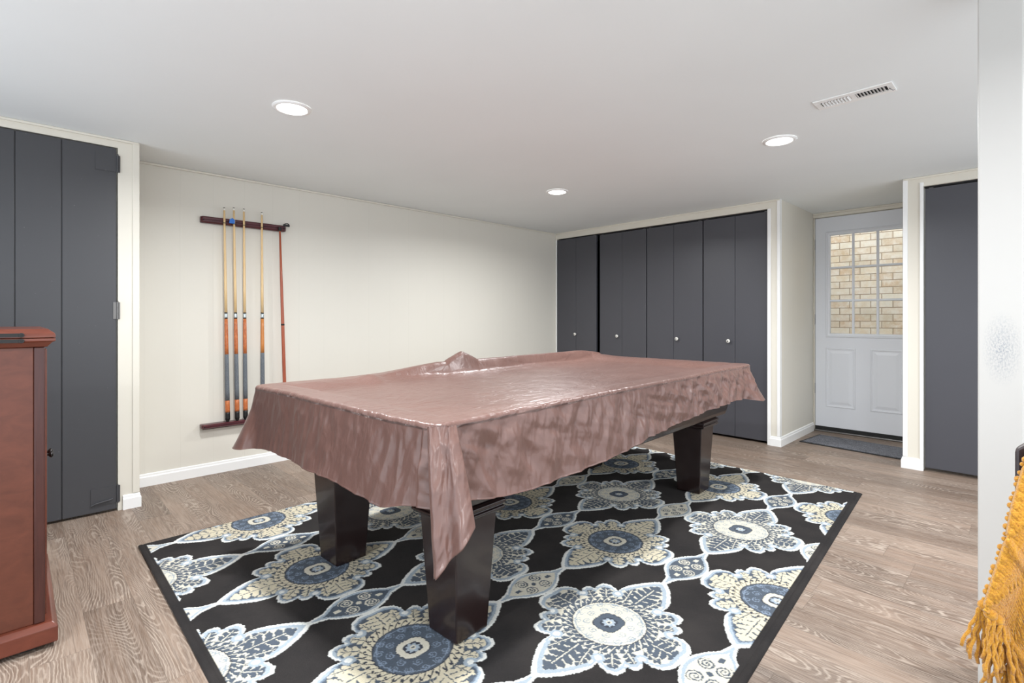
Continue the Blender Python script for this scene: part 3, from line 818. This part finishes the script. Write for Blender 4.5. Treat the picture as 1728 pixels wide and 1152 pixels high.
# rounding over the edge, with small gathers
gath = .5*fold(S*26, S*0, 11)+.5*fold(S*47, S*0, 12)
zt = top_z(PXY[:, 0], PXY[:, 1], 1)
for ang in (18, 40, 62, 82):
    a = math.radians(ang); off = .012*math.sin(a); dz = .016*(1-math.cos(a))
    g = gath*.0065*math.sin(a)
    xy = PXY+PN*(off-.010+g)[:, None]
    rows.append(np.stack([xy[:, 0], xy[:, 1], zt-dz+g*.6], 1))
NK = 60
sag = .5*fold(S*3.1, S*0, 21)+.5*vnoise(S*5.3, S*0, 22)
calm = 1-np.clip((S-(tot-1.9))/1.2, 0, 1)
for k in range(1, NK+1):
    f = k/NK; z = (zt-.016)*(1-f)+hem*f
    w_ = f**.8
    nearend = np.where(S < 1.35, 1.0, 0.0)
    pl = (.030*vnoise(S*4.2+f*.35, S*0+f*.4, 31)+.022*fold(S*5.5+f*.7, f*.5+S*0, 32)+.010*fold(S*12-f*1.2, f*.9+S*0, 33))*w_
    pl += (.0065*fold(S*24+f*2.0*(1-nearend), f*2.2+S*0, 34)*(1-.45*f)+.0030*fold(S*41-f*3, f*3.2+S*0, 35)*(1-.6*f))*min(1, f*5)
    crum = crumple(S, S*0+f*.25)*min(1, .15+f*3)
    pl += crum*np.where(S > 5.2, .8, .15)*(1-.35*f)
    pl += np.where(S > 5.2, (.30+.25*calm)*crumple(S, S*0+f*.25, CF, 3.5, 7), .28*crumple(S, S*0+f*.25, CVT, 3, 2))*min(1, .1+f*5)*(1-.6*f)
    off = .002+.022*f+pl+corner*f**1.3
    off = np.maximum(off, -.006+.004*f)
    # tucked in where the slack of the near right corner is gathered into the lappet
    xy = PXY+PN*off[:, None]
    rows.append(np.stack([xy[:, 0], xy[:, 1], z], 1))
# little turned hem
last = rows[-1].copy(); last[:, :2] += PN*.003; last[:, 2] -= .002; rows.append(last)
last = rows[-1].copy(); last[:, :2] -= PN*.006; last[:, 2] += .001; rows.append(last)
co = np.stack(rows); NR_ = len(rows)
# uv in metres: perimeter distance and distance from rim, kept as an attribute
uvw = np.zeros((NR_, NS, 3)); 
for i in range(NR_):
    if i < NT_+3: uvw[i, :, 0] = co[i, :, 0]*1.0; uvw[i, :, 1] = co[i, :, 1]; uvw[i, :, 2] = 0
    else: uvw[i, :, 0] = S+10; uvw[i, :, 1] = (i-NT_-3)/NK*.25; uvw[i, :, 2] = 1
def grid_mesh(verts, faces_, name):
    m_ = bpy.data.meshes.new(name); m_.vertices.add(len(verts)); m_.vertices.foreach_set('co', np.asarray(verts, np.float32).ravel())
    faces_ = np.asarray(faces_, np.int32); m_.loops.add(faces_.size); m_.loops.foreach_set('vertex_index', faces_.ravel())
    m_.polygons.add(len(faces_)); m_.polygons.foreach_set('loop_start', (np.arange(len(faces_))*4).astype(np.int32))
    m_.polygons.foreach_set('use_smooth', np.ones(len(faces_), bool)); m_.update(calc_edges=True); return m_
idx = np.arange(NR_*NS).reshape(NR_, NS); nxt = np.roll(idx, -1, 1)
fc = np.stack([idx[:-1], idx[1:], nxt[1:], nxt[:-1]], -1).reshape(-1, 4)
V = co.reshape(-1, 3); ATT = uvw.reshape(-1, 3)
# lappet of folded slack at the near right corner, in table coordinates
inv = Matrix.Rotation(-TH, 3, 'Z')
def ray_pt(u, v, depth):
    yw = math.radians(YAW); fw = Vector((-math.sin(yw), math.cos(yw), 0)); rt = Vector((math.cos(yw), math.sin(yw), 0))
    p = fw*depth+rt*((u-864)/FPX*depth)+Vector((0, 0, CAM_H-(v-HORIZON)*depth/FPX))
    return inv @ (p-T0)
NU, NV = 44, 70
TLp, TRp, BLp, BRp = ray_pt(719, 722, 1.448), ray_pt(769, 720, 1.452), ray_pt(732, 977, 1.345), ray_pt(802, 892, 1.365)
lap = []
nrm = inv @ Vector((math.sin(math.radians(YAW)), -math.cos(math.radians(YAW)), 0))
across = (TRp-TLp).normalized()
for j in range(NV):
    f = j/(NV-1)
    for i in range(NU):
        g = i/(NU-1)
        # straight left edge, right edge bowing outward, slanted bottom
        L_ = TLp.lerp(BLp, f); R_ = TRp.lerp(BRp, f)
        R_ = R_ + across*(.004*math.sin(PI*f))
        p = L_.lerp(R_, g)
        xx_, yy_ = np.array([g*3.2+f*.5]), np.array([f*3.2])
        bulge = .030*math.sin(PI*g)**.7*(.35+.65*f) + .020*math.sin(g*PI*3+.6)*(.3+.5*f)*(1 if g > .05 else 0)
        bulge += .010*float(fold(xx_, yy_, 41)[0])+.005*float(fold(xx_*2.3, yy_*2.6+xx_, 42)[0])
        bulge -= .018*(1-f)**3
        p = p+nrm*bulge
        if f > .97: p = p+nrm*.002
        lap.append(p)
# back sheet of the lappet so that it is a folded double layer
lb = []
for j in range(NV):
    f = j/(NV-1)
    for i in range(NU):
        p = lap[j*NU+i]; g = i/(NU-1)
        lb.append(p-nrm*(.003+.035*math.sin(PI*g)*(.4+.6*f)))
base_i = len(V); lap = np.array([tuple(p) for p in lap]); lb = np.array([tuple(p) for p in lb])
li = np.arange(NU*NV).reshape(NV, NU)+base_i; lj = li+NU*NV
f1 = np.stack([li[:-1, :-1], li[1:, :-1], li[1:, 1:], li[:-1, 1:]], -1).reshape(-1, 4)
f2 = np.stack([lj[:-1, :-1], lj[:-1, 1:], lj[1:, 1:], lj[1:, :-1]], -1).reshape(-1, 4)
s1 = np.stack([li[:-1, 0], lj[:-1, 0], lj[1:, 0], li[1:, 0]], -1); s2 = np.stack([li[:-1, -1], li[1:, -1], lj[1:, -1], lj[:-1, -1]], -1)
s3 = np.stack([li[-1, :-1], lj[-1, :-1], lj[-1, 1:], li[-1, 1:]], -1)
V = np.concatenate([V, lap, lb]); fc = np.concatenate([fc, f1, f2, s1, s2, s3])
gg, ff = np.meshgrid(np.linspace(0, 1, NU), np.linspace(0, 1, NV)); la = np.stack([gg*.1+20, ff*.4, np.ones_like(gg)], -1).reshape(-1, 3)
ATT = np.concatenate([ATT, la, la+3])
me = grid_mesh(V, fc, 'table_cover')
at = me.attributes.new('cloth_uv', 'FLOAT_VECTOR', 'POINT'); at.data.foreach_set('vector', ATT.astype(np.float32).ravel())
def cover_material():
    t = NT('mauve_vinyl'); a = t.n('ShaderNodeAttribute', attribute_name='cloth_uv').outputs['Vector']
    x, y, k = t.sep(a)
    wrp = t.noise(a, 6, 3, .6)
    av = t.comb(t.math('ADD', x, t.math('MULTIPLY', wrp, .06)), t.math('ADD', y, t.math('MULTIPLY', wrp, .10)), 0)
    def crease(scale, sx, sy, wid):
        vo = t.n('ShaderNodeTexVoronoi', feature='DISTANCE_TO_EDGE', voronoi_dimensions='2D'); t.put(vo.inputs['Vector'], t.mapv(av, (sx, sy, 1))); vo.inputs['Scale'].default_value = scale
        return t.ramp(vo.outputs['Distance'], [(0, (1, 1, 1)), (wid, (0, 0, 0))])
    n1 = t.noise(t.mapv(av, (1, .30, 1)), 14, 3, .55, .9)
    n2 = t.noise(t.mapv(av, (1, .45, 1)), 40, 3, .6, .6)
    def ridged(scale, sx, sy):
        nd = t.n('ShaderNodeTexNoise', noise_type='RIDGED_MULTIFRACTAL', noise_dimensions='3D'); t.put(nd.inputs['Vector'], t.mapv(av, (sx, sy, 1)))
        nd.inputs['Scale'].default_value = scale; nd.inputs['Detail'].default_value = 3; nd.inputs['Roughness'].default_value = .5; nd.inputs['Distortion'].default_value = .5
        return nd.outputs[0]
    side = t.math('ADD', t.math('ADD', t.math('MULTIPLY', n1, .35), t.math('MULTIPLY', n2, .08)), t.math('ADD', t.math('ADD', t.math('MULTIPLY', ridged(7, 1, .4), .14), t.math('MULTIPLY', ridged(27, 1, .5), .17)), t.math('MULTIPLY', crease(8, 1, .5, .10), .05)))
    # flatter creases running along the top
    m1 = t.noise(t.mapv(av, (1.0, .22, 1)), 30, 4, .6, .8)
    m2 = t.noise(t.mapv(av, (1, .7, 1)), 11, 3, .6, 1.5)
    top = t.math('ADD', t.math('MULTIPLY', m1, .40), t.math('MULTIPLY', m2, .5))
    mx = t.n('ShaderNodeMix', data_type='FLOAT'); t.put(mx.inputs[0], k); t.put(mx.inputs[2], top); t.put(mx.inputs[3], side)
    var = t.noise(t.geo(), 5, 3)
    col = t.mix(var, lin(98, 71, 64), lin(110, 82, 74))
    return t.out(col, t.math('ADD', .28, t.math('MULTIPLY', var, .14)), t.bump(mx.outputs[0], .85, .013), Specular_IOR_Level=.6, Sheen_Weight=.03)
me.materials.append(cover_material())
cover = bpy.data.objects.new('table_cover', me); C.objects.link(cover)
cover.location = T0; cover.rotation_euler = (0, 0, TH)
tag(cover, 'mauve brown vinyl cover draped over the pool table', 'table cover')

# ------------------------------------------------------------------ folding-top cabinet at the left edge
M['cabinet'] = wood('cabinet_side_wood', (84, 43, 29), (100, 53, 37), .35, (5, 5, 9))
M['cabtrim'] = wood('cabinet_trim_wood', (92, 44, 31), (112, 58, 42), .28, (8, 3, 8))
M['cabdark'] = wood('cabinet_stile_wood', (58, 28, 24), (72, 36, 30), .28, (30, 30, 3))
cab = tag(empty('bar_cabinet', (-2.34, .075, 0)), 'reddish brown wooden cabinet with a hinged double top at left edge', 'cabinet')
# local: x to the right of its right side is 0 and negative inward, y 0 is the front plane
CWD, CDP = .70, .46
bm = bmesh.new(); box(bm, -CWD, -.004, -CDP, -.028, .0865, 1.0130); new_obj('body', bm, 'cabinet', cab, bevel=.002)
for x in (-.035, -CWD):
    bm = bmesh.new(); box(bm, x, x+.036, -.0275, 0, .0865, 1.0130); new_obj('stile', bm, 'cabdark', cab, bevel=.003)
bm = bmesh.new()
prof = [(-.012, 1.0135), (.004, 1.0135), (.010, 1.021), (.026, 1.029), (.028, 1.034), (.028, 1.045)]
def slab(prof_, zs, m, name, par):
    bm = bmesh.new()
    loops = []
    for o_, z in prof_:
        loops.append([Vector((-CWD-o_, -CDP-o_, z)), Vector((o_-.002, -CDP-o_, z)), Vector((o_-.002, o_, z)), Vector((-CWD-o_, o_, z))])
    loft(bm, loops); return new_obj(name, bm, m, par, bevel=.0015)
lo_ = slab([(.0, 1.0135), (.006, 1.0145), (.018, 1.030), (.026, 1.034), (.026, 1.0435)], None, 'cabtrim', 'lower_top', cab)
up_ = slab([(.026, 1.0455), (.026, 1.052), (.024, 1.060), (.012, 1.070), (.008, 1.0745), (.0, 1.0750)], None, 'cabtrim', 'upper_top', cab)
for nm, z in (('hinge', 1.055), ('hinge', 1.036)):
    bm = bmesh.new(); box(bm, .0245, .0275, -.130, -.055, z-.006, z+.006)
    revolve(bm, (.0275, -.058, z), (1, 0, 0), [(0, .0075), (.0012, .0070)], 16)
    revolve(bm, (.0285, -.058, z), (1, 0, 0), [(0, .003), (.0012, .002)], 10)
    new_obj(nm, bm, 'black', cab)
for x0, x1 in ((-CWD+.038, -CWD/2-.002), (-CWD/2+.002, -.038)):
    bm = bmesh.new(); box(bm, x0, x1, -.020, .006, .095, 1.005)
    bm.faces.ensure_lookup_table(); rect = None
    dd = new_obj('door', bm, 'cabtrim', cab, bevel=.003)
    kx = -CWD/2+(.03 if x0 > -CWD/2 else -.03)
    bm = bmesh.new(); revolve(bm, (kx, .0065, .585), (0, 1, 0), [(0, .009), (.003, .010), (.006, .0045), (.013, .004), (.017, .010), (.022, .0125), (.027, .009), (.029, .003)], 16)
    new_obj('knob', bm, 'bronze', dd, True)
# base with a bracket edge wider than the body
bm = bmesh.new()
loft(bm, [[Vector((-CWD-o_, -CDP-o_, z)), Vector((o_+.010, -CDP-o_, z)), Vector((o_+.010, o_+.018, z)), Vector((-CWD-o_, o_+.018, z))] for o_, z in ((.012, .018), (.014, .022), (.014, .070), (.006, .080), (.0, .086))])
new_obj('base', bm, 'cabtrim', cab, bevel=.002)
for x in (-.05, -CWD+.02):
    for y in (-.06, -CDP+.02):
        bm = bmesh.new(); box(bm, x, x+.04, y, y+.04, 0, .0175); new_obj('foot', bm, 'black', cab)

# ------------------------------------------------------------------ chair with yellow knitted throw at the right edge
M['chairdark'] = wood('dark_chair_wood', (46, 38, 40), (62, 52, 52), .35, (20, 3, 20))
ch = tag(empty('chair', (.24, 1.40, 0)), 'dark chair under a yellow throw at right edge', 'chair')
bm = bmesh.new()
N = 14
loops = []
for i in range(N+1):
    f = i/N; x = -.272+.51*f; yb = .05*math.sin(PI*f)
    ztop = .884+.012*math.sin(PI*f); rnd_ = .03*(1 if i in (0, N) else 0)
    loops.append([Vector((x, yb, .50+rnd_)), Vector((x, yb+.028, .50+rnd_)), Vector((x, yb+.028, ztop-rnd_)), Vector((x, yb, ztop-rnd_))])
loft(bm, loops); bmesh.ops.recalc_face_normals(bm, faces=bm.faces); new_obj('backrest', bm, 'chairdark', ch, bevel=.006)
bm = bmesh.new(); box(bm, -.22, .22, .03, .46, .43, .475); new_obj('seat', bm, 'chairdark', ch, bevel=.012)
for x in (-.20, .17):
    bm = bmesh.new(); loft(bm, [sq(x+.015, .05, .013, .013, 0), sq(x+.015, .052, .018, .018, .43)]); box(bm, x, x+.03, .052+.014, .070+.014, .43, .60); new_obj('leg', bm, 'chairdark', ch)
    bm = bmesh.new(); loft(bm, [sq(x+.015, .43, .013, .013, 0), sq(x+.015, .43, .018, .018, .43)]); new_obj('leg', bm, 'chairdark', ch)

t = NT('mustard_wool'); v = t.geo()
nn = t.noise(v, 260, 3, .7); n2 = t.noise(v, 22, 2)
col = t.mix(t.ramp(nn, [(.3, (0, 0, 0)), (.7, (1, 1, 1))]), lin(168, 108, 14), lin(206, 150, 38))
t.out(col, .9, t.bump(nn, .8, .004), Sheen_Weight=.3, Subsurface_Weight=.05); M['wool'] = t.m
# knitted sheet: u across (left edge at 0), v down; draped over the top of the backrest
NUx, NVy = 110, 230
def throw_pt(u, v, lift=0.0):
    """u 0..1 left to right, v metres from the top fold (positive: viewer side, hanging)"""
    x0 = -.015+(-.075-.10*(v/.52)**1.0*1.0 if v > 0 else -.075)*0
    # left edge drifts left as it hangs
    vv = max(v, 0)
    left = np.interp(vv, [0, .065, .143, .198, .265, .32, .5], [.020, -.018, -.034, -.041, -.057, -.069, -.092])
    x = left+u*.40
    folds = .026*math.sin(u*19+.4+vv*1.5)*min(1, vv/.15)+.011*math.sin(u*41+vv*3)*min(1, vv/.1)
    y = 1.372-.055*min(1, vv/.3)-folds
    z = .905-v
    if v <= .03:
        # over the rim
        a = max(-.10, v-.03)/-.045
        if a <= PI/2*1.0+1: 
            an = min(a, PI)
            y = 1.372+.028*(1-math.cos(an)) - folds; z = .875+.030*math.sin(an)
        if a > PI: z = .875-(a-PI)*.045
    return Vector((x, y-lift, z))
def hem_v(u): return float(np.interp(u, [0, .05, .12, .2, 1], [.325, .345, .43, .50, .52]))
bm = bmesh.new(); g = []
for j in range(NVy):
    row = []
    for i in range(NUx):
        u = i/(NUx-1); v_ = -.10+j/(NVy-1)*(.10+hem_v(u))
        xm = u*.40
        # cable ridges, bobble columns and rib rows
        l = .0022*abs(math.sin(xm/.0075*PI))*abs(math.sin(v_/.0065*PI))
        cxn = (xm/.085) % 1
        dia = abs(abs(((v_/.13+(xm/.085)) % 1)-.5)-.0)
        dia2 = abs(abs(((v_/.13-(xm/.085)) % 1)-.5))
        l += .006*math.exp(-(dia/.05)**2)+.007*math.exp(-(dia2/.05)**2)
        if min(cxn, 1-cxn) < .10: l += .0085*(1-(min(cxn, 1-cxn)/.10)**2)**.5*(.55+.45*abs(math.sin(v_/.016*PI)))
        if u < .012: l += .004
        row.append(bm.verts.new(throw_pt(u, v_, l)))
    g.append(row)
for a, b in zip(g, g[1:]):
    for i in range(NUx-1): bm.faces.new((a[i], a[i+1], b[i+1], b[i]))
bmesh.ops.recalc_face_normals(bm, faces=bm.faces)
throw = new_obj('throw_blanket', bm, 'wool', None, True)
so = throw.modifiers.new('thick', 'SOLIDIFY'); so.thickness = .006; so.offset = 0
tag(throw, 'mustard yellow cable knit throw with tassels draped over the chair', 'throw blanket')
# edge bobbles and tassels
bm = bmesh.new()
for k in range(24):
    v_ = .045+k*.0122+.002*math.sin(k*2.3)
    p = throw_pt(0, v_, .003); 
    bmesh.ops.create_icosphere(bm, subdivisions=2, radius=.0052+.0012*math.sin(k*1.9), matrix=Matrix.Translation(p+Vector((-.002, 0, 0))))
new_obj('edge_bobbles', bm, 'wool', throw, True)
for k in range(18):
    u = [.0, .025, .05, .08, .11, .15][k] if k < 6 else .20+(k-6)/12*.78
    base = throw_pt(u, hem_v(u), .004)
    bm = bmesh.new()
    bmesh.ops.create_icosphere(bm, subdivisions=2, radius=.0105, matrix=Matrix.Translation(base))
    for q in range(9):
        an = random.uniform(0, 2*PI); rad = random.uniform(.002, .008); ln = random.uniform(.075, .12)
        sx_, sy_ = random.uniform(-.03, .012), random.uniform(-.015, .012)
        pts = []
        for m_ in range(9):
            f = m_/8
            pts.append(base+Vector((rad*math.cos(an)*(1+f)+sx_*f+.0018*math.sin(f*19+q), rad*math.sin(an)*(1+f)+sy_*f+.0018*math.cos(f*19+q), -ln*f)))
        tube(bm, pts, [.0028+.0007*(m_ % 2) for m_ in range(9)], 6)
    new_obj('tassel', bm, 'wool', throw, True)
